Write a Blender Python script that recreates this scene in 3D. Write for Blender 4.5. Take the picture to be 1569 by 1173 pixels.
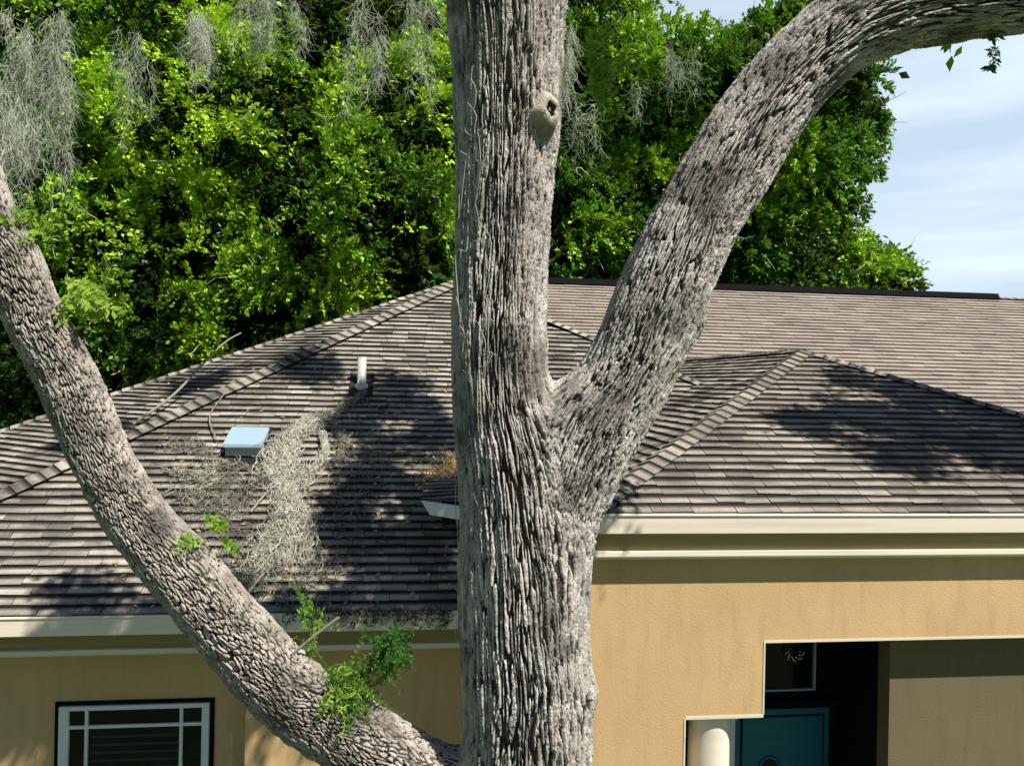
import bpy, bmesh, math, random
import numpy as np
random.seed(7); RNG = np.random.default_rng(7)
for o in list(bpy.data.objects): bpy.data.objects.remove(o)
scene = bpy.context.scene
C = scene.collection

# ------------------------------------------------------------------ camera, sky, sun, exposure
CAMH = 6.0                      # metres above the ground (taken from an upper storey)
F = 1200.0                      # focal length in photo pixels (photo 1569 wide)
TH = 0.02                       # small camera roll
YAW = math.atan(.12)            # the house front runs slightly away to the right
cam = bpy.data.cameras.new('camera'); cam.sensor_width = 36; cam.lens = 36 * F / 1569
cam.clip_end = 3000; cam.clip_start = .05
camo = bpy.data.objects.new('camera', cam); C.objects.link(camo)
from mathutils import Matrix, Vector
ct, st = math.cos(TH), math.sin(TH)
camo.matrix_world = Matrix(((ct, -st, 0, 0), (0, 0, -1, 0), (st, ct, 0, CAMH), (0, 0, 0, 1)))
scene.camera = camo
cY, sY = math.cos(YAW), math.sin(YAW)

SUN_SIDE, SUN_UP = .98, 1.9    # in house terms: right per unit towards the viewer, up per unit
S_h = np.array([SUN_SIDE, -1., SUN_UP])
S_w = np.array([S_h[0]*cY - S_h[1]*sY, S_h[0]*sY + S_h[1]*cY, S_h[2]]); S_w /= np.linalg.norm(S_w)
EL = math.asin(S_w[2]); AZ = math.atan2(S_w[0], S_w[1])
sun = bpy.data.lights.new('sun', 'SUN'); sun.energy = 5.0; sun.angle = math.radians(.53); sun.color = (1, .95, .87)
suno = bpy.data.objects.new('sun', sun); C.objects.link(suno)
suno.rotation_euler = Vector(S_w).to_track_quat('Z', 'Y').to_euler()
w = bpy.data.worlds.new('World'); scene.world = w; w.use_nodes = True
nt = w.node_tree; bg = nt.nodes['Background']; bg.inputs[1].default_value = .05
sky = nt.nodes.new('ShaderNodeTexSky'); sky.sky_type = 'NISHITA'; sky.sun_disc = False
sky.sun_elevation = EL; sky.sun_rotation = AZ; sky.air_density = 1.0; sky.dust_density = .3; sky.ozone_density = 1.5
tc = nt.nodes.new('ShaderNodeTexCoord'); mp = nt.nodes.new('ShaderNodeMapping'); mp.inputs['Scale'].default_value = (1.2, 1.2, 9)
nz = nt.nodes.new('ShaderNodeTexNoise'); nz.inputs['Scale'].default_value = 2.2; nz.inputs['Detail'].default_value = 6
cr = nt.nodes.new('ShaderNodeValToRGB'); cr.color_ramp.elements[0].position = .40; cr.color_ramp.elements[1].position = .72
cr.color_ramp.elements[0].color = (.70, .70, .70, 1); cr.color_ramp.elements[1].color = (.98, .98, .98, 1)
mx = nt.nodes.new('ShaderNodeMix'); mx.data_type = 'RGBA'; mx.inputs[7].default_value = (7.4, 8.9, 10.3, 1)
L = nt.links.new
L(tc.outputs['Generated'], mp.inputs[0]); L(mp.outputs[0], nz.inputs[0]); L(nz.outputs[0], cr.inputs[0])
sx_ = nt.nodes.new('ShaderNodeSeparateXYZ'); L(tc.outputs['Generated'], sx_.inputs[0])          # thin cloud veil, thickest towards the horizon
mr = nt.nodes.new('ShaderNodeMapRange'); mr.inputs[1].default_value = .38; mr.inputs[2].default_value = .62; mr.inputs[3].default_value = 1; mr.inputs[4].default_value = 0.
mr.interpolation_type = 'SMOOTHSTEP'; L(sx_.outputs[2], mr.inputs[0]); mm = nt.nodes.new('ShaderNodeMath'); mm.operation = 'MULTIPLY'
cw = nt.nodes.new('ShaderNodeMix'); cw.data_type = 'RGBA'; cw.inputs[6].default_value = (8.6, 13.4, 19.0, 1); cw.inputs[7].default_value = (14.5, 16.8, 18.6, 1)
L(cr.outputs[0], cw.inputs[0]); L(cw.outputs[2], mx.inputs[7])
my = nt.nodes.new('ShaderNodeMapRange'); my.inputs[1].default_value = -.1; my.inputs[2].default_value = .55; my.interpolation_type = 'SMOOTHSTEP'; L(sx_.outputs[1], my.inputs[0])   # the cloud bank stands behind the house
mn = nt.nodes.new('ShaderNodeMath'); mn.operation = 'MULTIPLY'; L(mr.outputs[0], mn.inputs[0]); L(my.outputs[0], mn.inputs[1])
L(cr.outputs[0], mm.inputs[0]); L(mn.outputs[0], mm.inputs[1]); L(mm.outputs[0], mx.inputs[0]); L(sky.outputs[0], mx.inputs[6]); L(mx.outputs[2], bg.inputs[0])
vs = scene.view_settings; vs.view_transform = 'Standard'; vs.look = 'None'; vs.gamma = 1; vs.exposure = 0.32; vs.use_curve_mapping = False

# ------------------------------------------------------------------ coordinates
def rayw(px, py):               # a photo pixel as a direction in world axes, with y = 1
    x = (px - 784.5) / F; y = (586.5 - py) / F
    return np.array([x*ct - y*st, 1., x*st + y*ct])
def atd(px, py, d):             # the world point at depth d along that direction
    p = rayw(px, py) * d; p[2] += CAMH; return p
def rayh(px, py):
    r = rayw(px, py); return np.array([r[0]*cY + r[1]*sY, -r[0]*sY + r[1]*cY, r[2]])
def onV(px, py, v):             # house coordinates (u along the front, v depth, z height)
    r = rayh(px, py); p = r * (v / r[1]); return np.array([p[0], p[1], p[2] + CAMH])
def onP(px, py, p0, n):
    r = rayh(px, py); c = np.array([0, 0, CAMH]); return c + r * (np.dot(p0 - c, n) / np.dot(r, n))
def h2w(p): return np.array([p[0]*cY - p[1]*sY, p[0]*sY + p[1]*cY, p[2]])
BASE = np.array([2., 9., 0.])   # the house's own origin, in house coordinates

# ------------------------------------------------------------------ object helpers
def thing(name, label, cat, loc=(0, 0, 0), rz=0, group=None):
    o = bpy.data.objects.new(name, None); C.objects.link(o); o.location = loc; o.rotation_euler = (0, 0, rz)
    o.empty_display_size = .3; o['label'] = label; o['category'] = cat
    if group: o['group'] = group
    return o
def tag(o, label, cat, group=None):
    o['label'] = label; o['category'] = cat
    if group: o['group'] = group
    return o
def struct(o): o['kind'] = 'structure'; return o
def link(name, me, parent=None):
    o = bpy.data.objects.new(name, me); C.objects.link(o)
    if parent: o.parent = parent
    return o
def np_mesh(name, V, Fq, mat, attrs=None, smooth=False):
    """V (n,3); Fq (m,k) equal-sized faces; attrs: name -> (n,) floats on points"""
    me = bpy.data.meshes.new(name); n, m, k = len(V), len(Fq), Fq.shape[1]
    me.vertices.add(n); me.vertices.foreach_set('co', np.ascontiguousarray(V, np.float32).ravel())
    me.loops.add(m*k); me.loops.foreach_set('vertex_index', np.ascontiguousarray(Fq, np.int32).ravel())
    me.polygons.add(m); me.polygons.foreach_set('loop_start', np.arange(0, m*k, k, dtype=np.int32))
    me.polygons.foreach_set('loop_total', np.full(m, k, np.int32))
    if smooth: me.polygons.foreach_set('use_smooth', np.ones(m, bool))
    me.update(calc_edges=True)
    for a, d in (attrs or {}).items():
        at = me.attributes.new(a, 'FLOAT', 'POINT'); at.data.foreach_set('value', np.ascontiguousarray(d, np.float32))
    me.materials.append(mat); return me
class MB:
    def __init__(s): s.v = []; s.f = []
    def poly(s, pts): i = len(s.v); s.v += [tuple(p) for p in pts]; s.f.append(tuple(range(i, i+len(pts))))
    def box(s, a, b):
        (x0, y0, z0), (x1, y1, z1) = np.minimum(a, b), np.maximum(a, b); i = len(s.v)
        s.v += [(x0,y0,z0),(x1,y0,z0),(x1,y1,z0),(x0,y1,z0),(x0,y0,z1),(x1,y0,z1),(x1,y1,z1),(x0,y1,z1)]
        s.f += [tuple(i+k for k in q) for q in ((0,3,2,1),(4,5,6,7),(0,1,5,4),(1,2,6,5),(2,3,7,6),(3,0,4,7))]
        return s
    def prism(s, poly, v0, v1):                # poly of (u, z), extruded from v0 to v1
        i = len(s.v); n = len(poly)
        s.v += [(u, v0, z) for u, z in poly] + [(u, v1, z) for u, z in poly]
        s.f.append(tuple(i+k for k in range(n))); s.f.append(tuple(i+n+k for k in reversed(range(n))))
        for k in range(n): s.f.append((i+k, i+n+k, i+n+(k+1) % n, i+(k+1) % n))
        return s
    def prof(s, prof, u0, u1):                 # profile of (v, z), run along u
        i = len(s.v); n = len(prof)
        s.v += [(u0, v, z) for v, z in prof] + [(u1, v, z) for v, z in prof]
        s.f.append(tuple(i+k for k in reversed(range(n)))); s.f.append(tuple(i+n+k for k in range(n)))
        for k in range(n): s.f.append((i+k, i+(k+1) % n, i+n+(k+1) % n, i+n+k))
        return s
    def lathe(s, prof, c, n=32, axis=2):       # prof of (r, h)
        i = len(s.v)
        for r, h in prof:
            for k in range(n):
                a = 2*math.pi*k/n
                s.v.append((c[0]+r*math.cos(a), c[1]+r*math.sin(a), c[2]+h) if axis == 2 else (c[0]+r*math.cos(a), c[1]+h, c[2]+r*math.sin(a)))
        for j in range(len(prof)-1):
            for k in range(n):
                a = i+j*n+k; b = i+j*n+(k+1) % n; s.f.append((a, b, b+n, a+n))
        return s
    def build(s, name, mat, parent=None, origin=None, bevel=0, smooth=False):
        o0 = np.array(BASE if origin is None else origin); me = bpy.data.meshes.new(name)
        me.from_pydata([tuple(np.array(p)-o0) for p in s.v], [], s.f)
        bm = bmesh.new(); bm.from_mesh(me); bmesh.ops.recalc_face_normals(bm, faces=bm.faces)
        if bevel: bmesh.ops.bevel(bm, geom=list(bm.edges), offset=bevel, segments=2, affect='EDGES', clamp_overlap=True)
        bm.to_mesh(me); bm.free()
        if smooth:
            for p in me.polygons: p.use_smooth = True
        me.materials.append(mat); return link(name, me, parent)

# ------------------------------------------------------------------ materials
def mat(name, base, rough=.8, spec=.3):
    m = bpy.data.materials.new(name); m.use_nodes = True; b = m.node_tree.nodes['Principled BSDF']
    b.inputs['Base Color'].default_value = (*base, 1); b.inputs['Roughness'].default_value = rough
    b.inputs['Specular IOR Level'].default_value = spec
    return m, m.node_tree, b
def nd(nt, typ, **kw):
    n = nt.nodes.new(typ)
    for k, v in kw.items(): setattr(n, k, v)
    return n
def noise(nt, scale, detail=5, vec=None, sc=None, rough=.55):
    n = nd(nt, 'ShaderNodeTexNoise'); n.inputs['Scale'].default_value = scale; n.inputs['Detail'].default_value = detail
    n.inputs['Roughness'].default_value = rough
    if vec is None:
        vec = nd(nt, 'ShaderNodeTexCoord').outputs['Object']
    if sc is not None:
        mpn = nd(nt, 'ShaderNodeMapping'); mpn.inputs['Scale'].default_value = sc; nt.links.new(vec, mpn.inputs[0]); vec = mpn.outputs[0]
    nt.links.new(vec, n.inputs[0]); return n.outputs[0]
def ramp(nt, fac, stops, interp='LINEAR'):
    r = nd(nt, 'ShaderNodeValToRGB'); e = r.color_ramp.elements; r.color_ramp.interpolation = interp
    while len(e) < len(stops): e.new(.5)
    for k, (p, c) in enumerate(stops): e[k].position = p; e[k].color = (*c, 1) if len(c) == 3 else c
    nt.links.new(fac, r.inputs[0]); return r.outputs[0]
def mixc(nt, fac, a, b, mode='MIX'):
    m = nd(nt, 'ShaderNodeMix'); m.data_type = 'RGBA'; m.blend_type = mode
    for s, v in ((0, fac), (6, a), (7, b)):
        if hasattr(v, 'is_linked') or hasattr(v, 'links'): nt.links.new(v, m.inputs[s])
        elif s == 0: m.inputs[0].default_value = v
        else: m.inputs[s].default_value = (*v, 1)
    return m.outputs[2]
def attr(nt, name):
    a = nd(nt, 'ShaderNodeAttribute'); a.attribute_name = name; return a.outputs['Fac']
def bump(nt, b, h, strength=.4, dist=.01):
    n = nd(nt, 'ShaderNodeBump'); n.inputs['Strength'].default_value = strength; n.inputs['Distance'].default_value = dist
    nt.links.new(h, n.inputs['Height']); nt.links.new(n.outputs[0], b.inputs['Normal'])

def g3(x): return (x, x, x)
def stucco(name, c):
    m, t, b = mat(name, c, .9, .15)
    big = noise(t, .9, 4); f = noise(t, 60, 4); st_ = noise(t, 3, 5, sc=(3, 3, .5))
    col = mixc(t, ramp(t, big, [(.35, g3(0)), (.7, g3(1))]), [x*.92 for x in c], [min(1, x*1.06) for x in c])
    col = mixc(t, ramp(t, st_, [(.5, g3(0)), (.75, g3(.5))]), col, [x*.72 for x in c])
    t.links.new(col, b.inputs['Base Color']); bump(t, b, f, .5, .006); return m
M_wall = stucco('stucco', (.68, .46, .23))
M_wall3 = stucco('shaded_tan_stucco', (.19, .155, .085))  # same tan stucco, recess shade put into a darker colour
M_wall2 = stucco('brown_stucco', (.26, .20, .11))
def paint(name, c, dirt=(.45, .4, .3), amt=.5, rough=.5):
    m, t, b = mat(name, c, rough, .35)
    n1 = noise(t, 2.2, 6, sc=(.25, 1, 6)); n2 = noise(t, 25, 4)
    col = mixc(t, ramp(t, n1, [(.5, g3(0)), (.78, g3(amt))]), c, dirt)
    t.links.new(col, b.inputs['Base Color']); bump(t, b, n2, .15, .003); return m
M_white = paint('white_paint', (.93, .82, .68), amt=.4)
M_fascia = paint('olive_fascia_paint', (.30, .235, .10), (.5, .43, .28), .8)
M_trim = paint('cream_trim', (.80, .74, .60))
M_frame = paint('window_frame_paint', (.86, .87, .88), (.6, .6, .58), .2)
M_soffit = paint('soffit_paint', (.30, .25, .14))
M_door = paint('teal_door_paint', (.018, .15, .21), (.01, .08, .12), .6, .35)
M_dark, _, _ = mat('near_black', (.010, .010, .012), .9, .05)
M_metal, _, _mb = mat('galvanised_metal', (.36, .50, .60), .35, .5)
M_pvc = paint('weathered_pipe', (.55, .54, .50), (.3, .28, .25), .6)
M_glass, _t, _b = mat('window_glass', (.006, .007, .009), .08, .3)
M_blind, _, _ = mat('dark_blind', (.03, .03, .032), .5)

def shingle_mat(name, ca, cb, cd, band=.5, spot=.5):
    m, t, b = mat(name, ca, .95, .15)
    col = mixc(t, attr(t, 'tint'), ca, cb)
    fine = noise(t, 90, 3); big = noise(t, 1.1, 5, sc=(1, 1, 1)); streak = noise(t, 5, 5, sc=(.35, 1, 1))
    col = mixc(t, ramp(t, big, [(.42, g3(0)), (.68, g3(spot))]), col, cd)           # algae and weathering stains
    col = mixc(t, ramp(t, streak, [(.5, g3(0)), (.7, g3(spot*.7))]), col, [x*1.25 for x in cb])
    col = mixc(t, ramp(t, fine, [(.3, g3(.45)), (.7, g3(0))]), col, cd)             # granules
    col = mixc(t, ramp(t, attr(t, 'exposure'), [(.0, g3(.75)), (.07, g3(.25)), (.5, g3(0)), (.66, g3(band*.6)), (.86, g3(band)), (1, g3(band))]), col, (.012, .011, .012))
    t.links.new(col, b.inputs['Base Color']); bump(t, b, fine, .6, .006); return m
M_sh_l = shingle_mat('weathered_dark_shingle', (.27, .25, .21), (.74, .67, .55), (.045, .042, .038), .99, .8)
M_sh_r = shingle_mat('brown_grey_shingle', (.29, .25, .21), (.62, .54, .44), (.06, .055, .052), .96, .65)
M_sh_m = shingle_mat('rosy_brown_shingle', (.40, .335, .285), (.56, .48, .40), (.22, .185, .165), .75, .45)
M_under, _, _ = mat('underlay_and_shade', (.02, .02, .02), .9)

def bark_mat(name, lich, mid, deep, moss=0.0):
    m, t, b = mat(name, mid, .95, .12)
    hgt = attr(t, 'ridge'); n1 = noise(t, 9, 5); n2 = noise(t, 120, 4); n3 = noise(t, 2.0, 3)
    col = mixc(t, ramp(t, n1, [(.38, g3(0)), (.62, g3(1))]), mid, lich)
    col = mixc(t, ramp(t, hgt, [(.30, g3(1)), (.66, g3(0))]), col, deep)
    col = mixc(t, ramp(t, noise(t, 2.6, 6), [(.53, g3(0)), (.64, g3(.85))]), col, [x*.32 for x in mid])   # dark algae patches             # above: fissures near black by ridge height, their shade put into the colour
    col = mixc(t, ramp(t, n2, [(.35, g3(.5)), (.62, g3(0))]), col, [x*.5 for x in mid])
    col = mixc(t, ramp(t, n3, [(.5, g3(0)), (.75, g3(.35))]), col, (.36, .31, .24))
    if moss: col = mixc(t, ramp(t, noise(t, 3.2, 5), [(.55, g3(0)), (.7, g3(moss))]), col, (.10, .13, .06))
    t.links.new(col, b.inputs['Base Color']); bump(t, b, n2, .9, .008); return m
M_bark = bark_mat('oak_bark', (.80, .75, .69), (.46, .42, .375), (.014, .011, .010))
M_bark_low = bark_mat('mossy_oak_bark', (.70, .63, .56), (.38, .335, .29), (.018, .014, .012), .35)
M_farbark, _, _ = mat('distant_bark', (.09, .075, .06), .95)
M_knot = bark_mat('knot_wood', (.74, .66, .54), (.48, .42, .33), (.03, .025, .02))
M_twig, _, _ = mat('twig', (.30, .27, .22), .9)
M_ptwig, _, _ = mat('pale_lichened_twig', (.42, .46, .33), .9)

def leaf_mat(name, c0, c1, c2, c3, rough=.45, trans=.28):
    m = bpy.data.materials.new(name); m.use_nodes = True; t = m.node_tree; b = t.nodes['Principled BSDF']
    col = ramp(t, attr(t, 'tint'), [(0, c0), (.35, c1), (.68, c2), (1, c3)])
    t.links.new(col, b.inputs['Base Color']); b.inputs['Roughness'].default_value = rough; b.inputs['Specular IOR Level'].default_value = .35
    tr = nd(t, 'ShaderNodeBsdfTranslucent'); t.links.new(mixc(t, .5, col, (.30, .42, .04)), tr.inputs[0])
    mx_ = nd(t, 'ShaderNodeMixShader'); mx_.inputs[0].default_value = trans
    t.links.new(b.outputs[0], mx_.inputs[1]); t.links.new(tr.outputs[0], mx_.inputs[2])
    t.links.new(mx_.outputs[0], t.nodes['Material Output'].inputs[0]); return m
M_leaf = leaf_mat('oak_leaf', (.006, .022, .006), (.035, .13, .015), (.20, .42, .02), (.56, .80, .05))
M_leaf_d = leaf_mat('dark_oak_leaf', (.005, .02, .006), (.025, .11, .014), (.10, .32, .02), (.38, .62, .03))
M_moss = leaf_mat('spanish_moss_fibre', (.14, .19, .10), (.34, .44, .26), (.60, .66, .50), (.74, .72, .66), .9, .2)
M_fern = leaf_mat('fern_leaf', (.02, .07, .012), (.05, .16, .02), (.18, .36, .03), (.42, .60, .08), .6, .35)
M_straw = leaf_mat('dry_straw', (.16, .10, .05), (.30, .20, .09), (.45, .32, .14), (.6, .5, .3), .9, .1)
M_debris = leaf_mat('dry_moss_debris', (.07, .065, .05), (.26, .25, .19), (.55, .53, .43), (.80, .77, .64), .9, .15)

# ------------------------------------------------------------------ ground
gm, gt, gb = mat('lawn_grass', (.05, .09, .025), .95)
gt.links.new(ramp(gt, noise(gt, 1.5, 8), [(.3, (.03, .07, .015)), (.7, (.09, .13, .04))]), gb.inputs['Base Color'])
bump(gt, gb, noise(gt, 40, 6), .8, .04)
g = MB(); g.poly([(-1500, -1500, 0), (1500, -1500, 0), (1500, 1500, 0), (-1500, 1500, 0)])
struct(g.build('ground', gm, origin=(0, 0, 0)))

# ------------------------------------------------------------------ the house
bw = h2w(BASE)
house = thing('house', 'tan stucco house with grey shingled hip roofs, white gutters and a teal front door', 'house', tuple(bw), YAW)
def hb(m, name, material, parent=house, **k): return m.build(name, material, parent, **k)

def shingles(name, material, poly, updir, exposure, width, parent, lift=.016, seed=0, under=True):
    """clip a plane polygon into staggered overlapping shingle tabs, each a wedge with a thick butt"""
    rg = random.Random(seed); P = [np.array(p, float) for p in poly]
    n = np.cross(P[1]-P[0], P[2]-P[0]); n /= np.linalg.norm(n); n = n if n[2] > 0 else -n
    up = np.array([0, 0, 1.]) - n*n[2]; up /= np.linalg.norm(up); al = np.cross(up, n); o = P[0]
    Q = [(float(np.dot(p-o, al)), float(np.dot(p-o, up))) for p in P]
    def clip(pl, ax, val, keep_gt):
        out = []
        for i in range(len(pl)):
            a, b = pl[i], pl[(i+1) % len(pl)]
            ia = a[ax] >= val if keep_gt else a[ax] <= val; ib = b[ax] >= val if keep_gt else b[ax] <= val
            if ia: out.append(a)
            if ia != ib:
                q = (val-a[ax])/(b[ax]-a[ax]); out.append((a[0]+q*(b[0]-a[0]), a[1]+q*(b[1]-a[1])))
        return out
    V = []; Fc = []; tint = []; expo = []
    y0 = min(q[1] for q in Q); y1 = max(q[1] for q in Q)
    for r in range(int((y1-y0)/exposure)+1):
        a = y0 + r*exposure; row = clip(clip(Q, 1, a, True), 1, a+exposure, False)
        if len(row) < 3: continue
        x0 = min(q[0] for q in row); x1 = max(q[0] for q in row)
        x = x0 - rg.random()*width; rowt = rg.uniform(-.12, .12)
        while x < x1:
            ww = width*rg.uniform(.75, 1.3); tab = clip(clip(row, 0, x+.003, True), 0, x+ww-.003, False)
            if len(tab) >= 3:
                th = lift*rg.uniform(.7, 1.5); tn = min(1, max(0, rg.gauss(.45, .27)+rowt)); sk = rg.uniform(-.006, .006)
                i = len(V); wob = rg.uniform(-.008, .008)
                for q in tab:
                    fr = (q[1]-a)/exposure
                    V.append(o + al*q[0] + up*(q[1] - (1-fr)*(sk if (q[0]-x) > ww/2 else -sk) + (1-fr)*wob) + n*(th*(1-fr)+.002)); tint.append(tn); expo.append(.1+.9*fr)
                Fc.append(tuple(range(i, i+len(tab))))
                m_ = len(tab)
                for k in range(m_):                      # butt and side faces
                    q, q2 = tab[k], tab[(k+1) % m_]
                    f1, f2 = (q[1]-a)/exposure, (q2[1]-a)/exposure
                    if f1 > .97 and f2 > .97: continue
                    j = len(V)
                    V += [V[i+k], V[i+(k+1) % m_], o+al*q2[0]+up*q2[1]-n*.012, o+al*q[0]+up*q[1]-n*.012]
                    tint += [tn]*4; expo += [0.]*4; Fc.append((j+1, j, j+3, j+2))
            x += ww
    if under:
        j = len(V); V += [p - n*.006 for p in P]; tint += [0]*len(P); expo += [1]*len(P); Fc.append(tuple(range(j, j+len(P))))
    me = bpy.data.meshes.new(name); me.from_pydata([tuple(p-BASE) for p in V], [], Fc); me.update()
    for nm, d in (('tint', tint), ('exposure', expo)):
        at = me.attributes.new(nm, 'FLOAT', 'POINT'); at.data.foreach_set('value', d)
    me.materials.append(material); return link(name, me, parent)

def caps(name, material, a, b, wid, parent, seed=0, step=.17):
    """ridge or hip caps: short overlapping folded shingles from a (low) to b (high)"""
    rg = random.Random(seed); a = np.array(a); b = np.array(b); d = b-a; Ln = np.linalg.norm(d); d /= Ln
    sd = np.cross(d, [0, 0, 1.]); sd /= np.linalg.norm(sd); upv = np.cross(sd, d)
    V = []; Fc = []; ti = []; ex = []; k = 0.
    while k < Ln:
        t_ = rg.gauss(.5, .25); e = min(k+step*1.15, Ln); h0 = .030*rg.uniform(.8, 1.3); h1 = .02
        i = len(V); A0 = a+d*k; B0 = a+d*e
        for P0, h, ev in ((A0, h0, .1), (B0, h1, 1.)):
            V += [P0-sd*wid-upv*(.30*wid)+upv*h, P0+upv*(h+.012), P0+sd*wid-upv*(.30*wid)+upv*h]; ti += [t_]*3; ex += [ev]*3
        V += [A0-sd*wid-upv*(.45*wid), A0-upv*.01, A0+sd*wid-upv*(.45*wid)]; ti += [t_]*3; ex += [0]*3
        V += [V[i], V[i+1], V[i+2]]; ti += [t_]*3; ex += [0]*3
        Fc += [(i, i+1, i+4, i+3), (i+1, i+2, i+5, i+4), (i+9, i+6, i+7, i+10), (i+10, i+7, i+8, i+11)]
        k += step
    me = bpy.data.meshes.new(name); me.from_pydata([tuple(p-BASE) for p in V], [], Fc); me.update()
    for nm, dd in (('tint', ti), ('exposure', ex)):
        at = me.attributes.new(nm, 'FLOAT', 'POINT'); at.data.foreach_set('value', [float(min(1, max(0, x))) for x in dd])
    me.materials.append(material); return link(name, me, parent)

# --- right wing roof
vR = 7.0; A = onV(897, 786, vR); tR = .475
k_ = rayh(1230, 538); kk = k_[2]/k_[1]; vP = (A[2]-tR*vR-CAMH)/(kk-tR); Pk = onV(1230, 538, vP); wR = Pk[0]-A[0]
Bc = np.array([Pk[0]+wR+.25, vR, A[2]])
zm = CAMH + 2.62; vm = 20.0; tm = .5
vK = vm-(zm-Pk[2])/tm; Kb = np.array([Pk[0], vK, Pk[2]])               # ridge meets the main slope
vlow = vm-(zm-A[2])/tm
La = np.array([A[0], vlow, A[2]]); Lb = np.array([Bc[0], vlow, A[2]])
roofR = shingles('entry_roof', M_sh_r, [A, Bc, Pk], None, .15, .34, house, seed=1)
roofR['label'] = 'brown grey hip roof over the entry'
shingles('side_slope', M_sh_l, [La, A, Pk, Kb], None, .15, .34, roofR, seed=2)
shingles('side_slope', M_sh_r, [Bc, Lb, Kb, Pk], None, .15, .34, roofR, seed=3)
caps('hip_cap', M_sh_r, A, Pk, .15, roofR, 1); caps('hip_cap', M_sh_l, Bc, Pk, .13, roofR, 2); caps('ridge_cap', M_sh_l, Pk, Kb, .13, roofR, 3)
# --- left wing roof
vL = 8.2; tL = .7; E0 = onV(300, 940, vL); nL = np.array([0, -tL, 1.])
Qt = onP(700, 431, E0, nL); Mt = onP(831, 496, E0, nL); Nt = onP(906, 522, E0, nL); Nt2 = onP(1075, 590, E0, nL)
Hd = onP(0, 755, E0, nL); s_ = (E0[2]-Qt[2])/(Hd[2]-Qt[2]); HL = Qt+(Hd-Qt)*s_
uR_in = A[0]+.35
EL_ = np.array([uR_in, vL, E0[2]]); vtop = vL+(Nt2[2]-E0[2])/tL
roofL = shingles('wing_roof', M_sh_l, [HL, EL_, np.array([uR_in+.5, vL+1.2, E0[2]+1.2*tL]), Nt2, Nt, Mt, Qt], None, .13, .32, house, lift=.016, seed=4)
roofL['label'] = 'dark weathered roof over the left wing'
r_ = rayh(-600, 860); Kf = np.array([0, 0, CAMH])+r_*((E0[2]-CAMH)/r_[2])
shingles('angled_slope', M_sh_l, [Kf, HL, Qt], None, .13, .32, roofL, seed=5)
caps('hip_cap', M_sh_l, HL, Qt, .20, roofL, 4); caps('hip_cap', M_sh_l, Kf, Qt, .12, roofL, 5)
caps('hip_cap', M_sh_l, Nt2, Qt, .12, roofL, 6)
# closed side and back of the left wing's roof
m = MB(); bk = np.array([Qt[0]-.3, vm+.5, Qt[2]-.02]); lo = E0[2]-.05
m.poly([Qt, Nt2, (Nt2[0], vm, Nt2[2]-.3), bk]); m.poly([Kf, Qt, bk]); m.poly([Kf, bk, (bk[0]-8, vm+4, lo)])
hb(m, 'back_slope', M_under, roofL)
# --- main roof behind
ua = onV(700, 436, vm)[0]; ub = onV(1790, 464, vm)[0]
R0 = np.array([ua, vm, zm]); R1 = np.array([ub, vm, zm]); dz = zm-A[2]+.9
roofM = shingles('main_roof', M_sh_m, [(ua+.2, vm-dz/tm, zm-dz), (ub+4, vm-dz/tm, zm-dz), R1, R0], None, .2, .45, house, lift=.014, seed=7)
roofM['label'] = 'sunlit rosy brown main slope behind'
caps('ridge_cap', M_sh_m, R0, R1, .16, roofM, 8, .25)
m = MB(); m.poly([R0, R1, (ub+4, vm+8, zm-4), (ua-4, vm+8, zm-4)]); hb(m, 'back_slope', M_under, roofM)
m = MB(); u1 = onV(1525, 458, vm)[0]                                 # dark ridge vent lying along the top
m.prof([(vm-.20, zm-.05), (vm-.12, zm+.115), (vm+.1, zm+.115), (vm+.2, zm-.05)], ua+1.9, u1); hb(m, 'ridge_vent', M_dark, roofM, bevel=.006)

# --- link roof between the wings (its white eave shows left of the trunk)
vk = 8.75; a0 = onV(645, 764, vk); a1 = onV(905, 776, vk); zl = a0[2]-.0; vb = vk+(zl-(E0[2]+tL*(vk-vL)))/(tL-.12)
pl = [(a0[0], vk, zl-.0), (a1[0], vk, zl-.085), (a1[0], vb, zl-.085+.12*(vb-vk)), (a0[0]+.1, vb, zl+.12*(vb-vk))]
roofK = shingles('link_roof', M_sh_l, pl, None, .15, .4, house, seed=9)
m = MB(); m.prism([(a0[0]+.0, zl-.012), (a0[0]+.10, zl-.17), (a0[0]+.5, zl-.235), (a1[0], zl-.24), (a1[0], zl-.09), (a0[0]+.5, zl-.085)], vk-.05, vk+.03); hb(m, 'fascia', M_frame, roofK, bevel=.006)
m = MB(); m.box((a0[0]+.25, vk+.45, E0[2]-.05), (a1[0], vb, zl-.11)); hb(m, 'wall', M_under, roofK)  # near-black wall: shade below the link roof put into its colour

# --- eaves
zA = A[2]
def eave(u0, u1, v, z, hg, hf, ht, fo=.06, to=.03):
    """gutter, olive fascia, cream trim; z is the top of the gutter"""
    pr = [(v+fo+.04, z), (v-.015, z), (v-.02, z-.02), (v-.005, z-.03), (v-.002, z-hg*.75), (v+.0, z-hg), (v+fo+.04, z-hg)]
    hb(MB().prof(pr, u0, u1), 'gutter', M_white, bevel=.003)
    hb(MB().box((u0, v+fo, z-hg-.001), (u1, v+fo+.05, z-hg-hf)), 'fascia', M_fascia)
    hb(MB().prof([(v+to+.005, z-hg-hf), (v+to, z-hg-hf-ht*.6), (v+to+.02, z-hg-hf-ht), (v+fo+.07, z-hg-hf-ht), (v+fo+.07, z-hg-hf)], u0, u1), 'trim', M_trim, bevel=.003)
pxm = lambda v: v/F                                                   # metres per photo pixel at depth v
uEnd = Bc[0]
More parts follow.
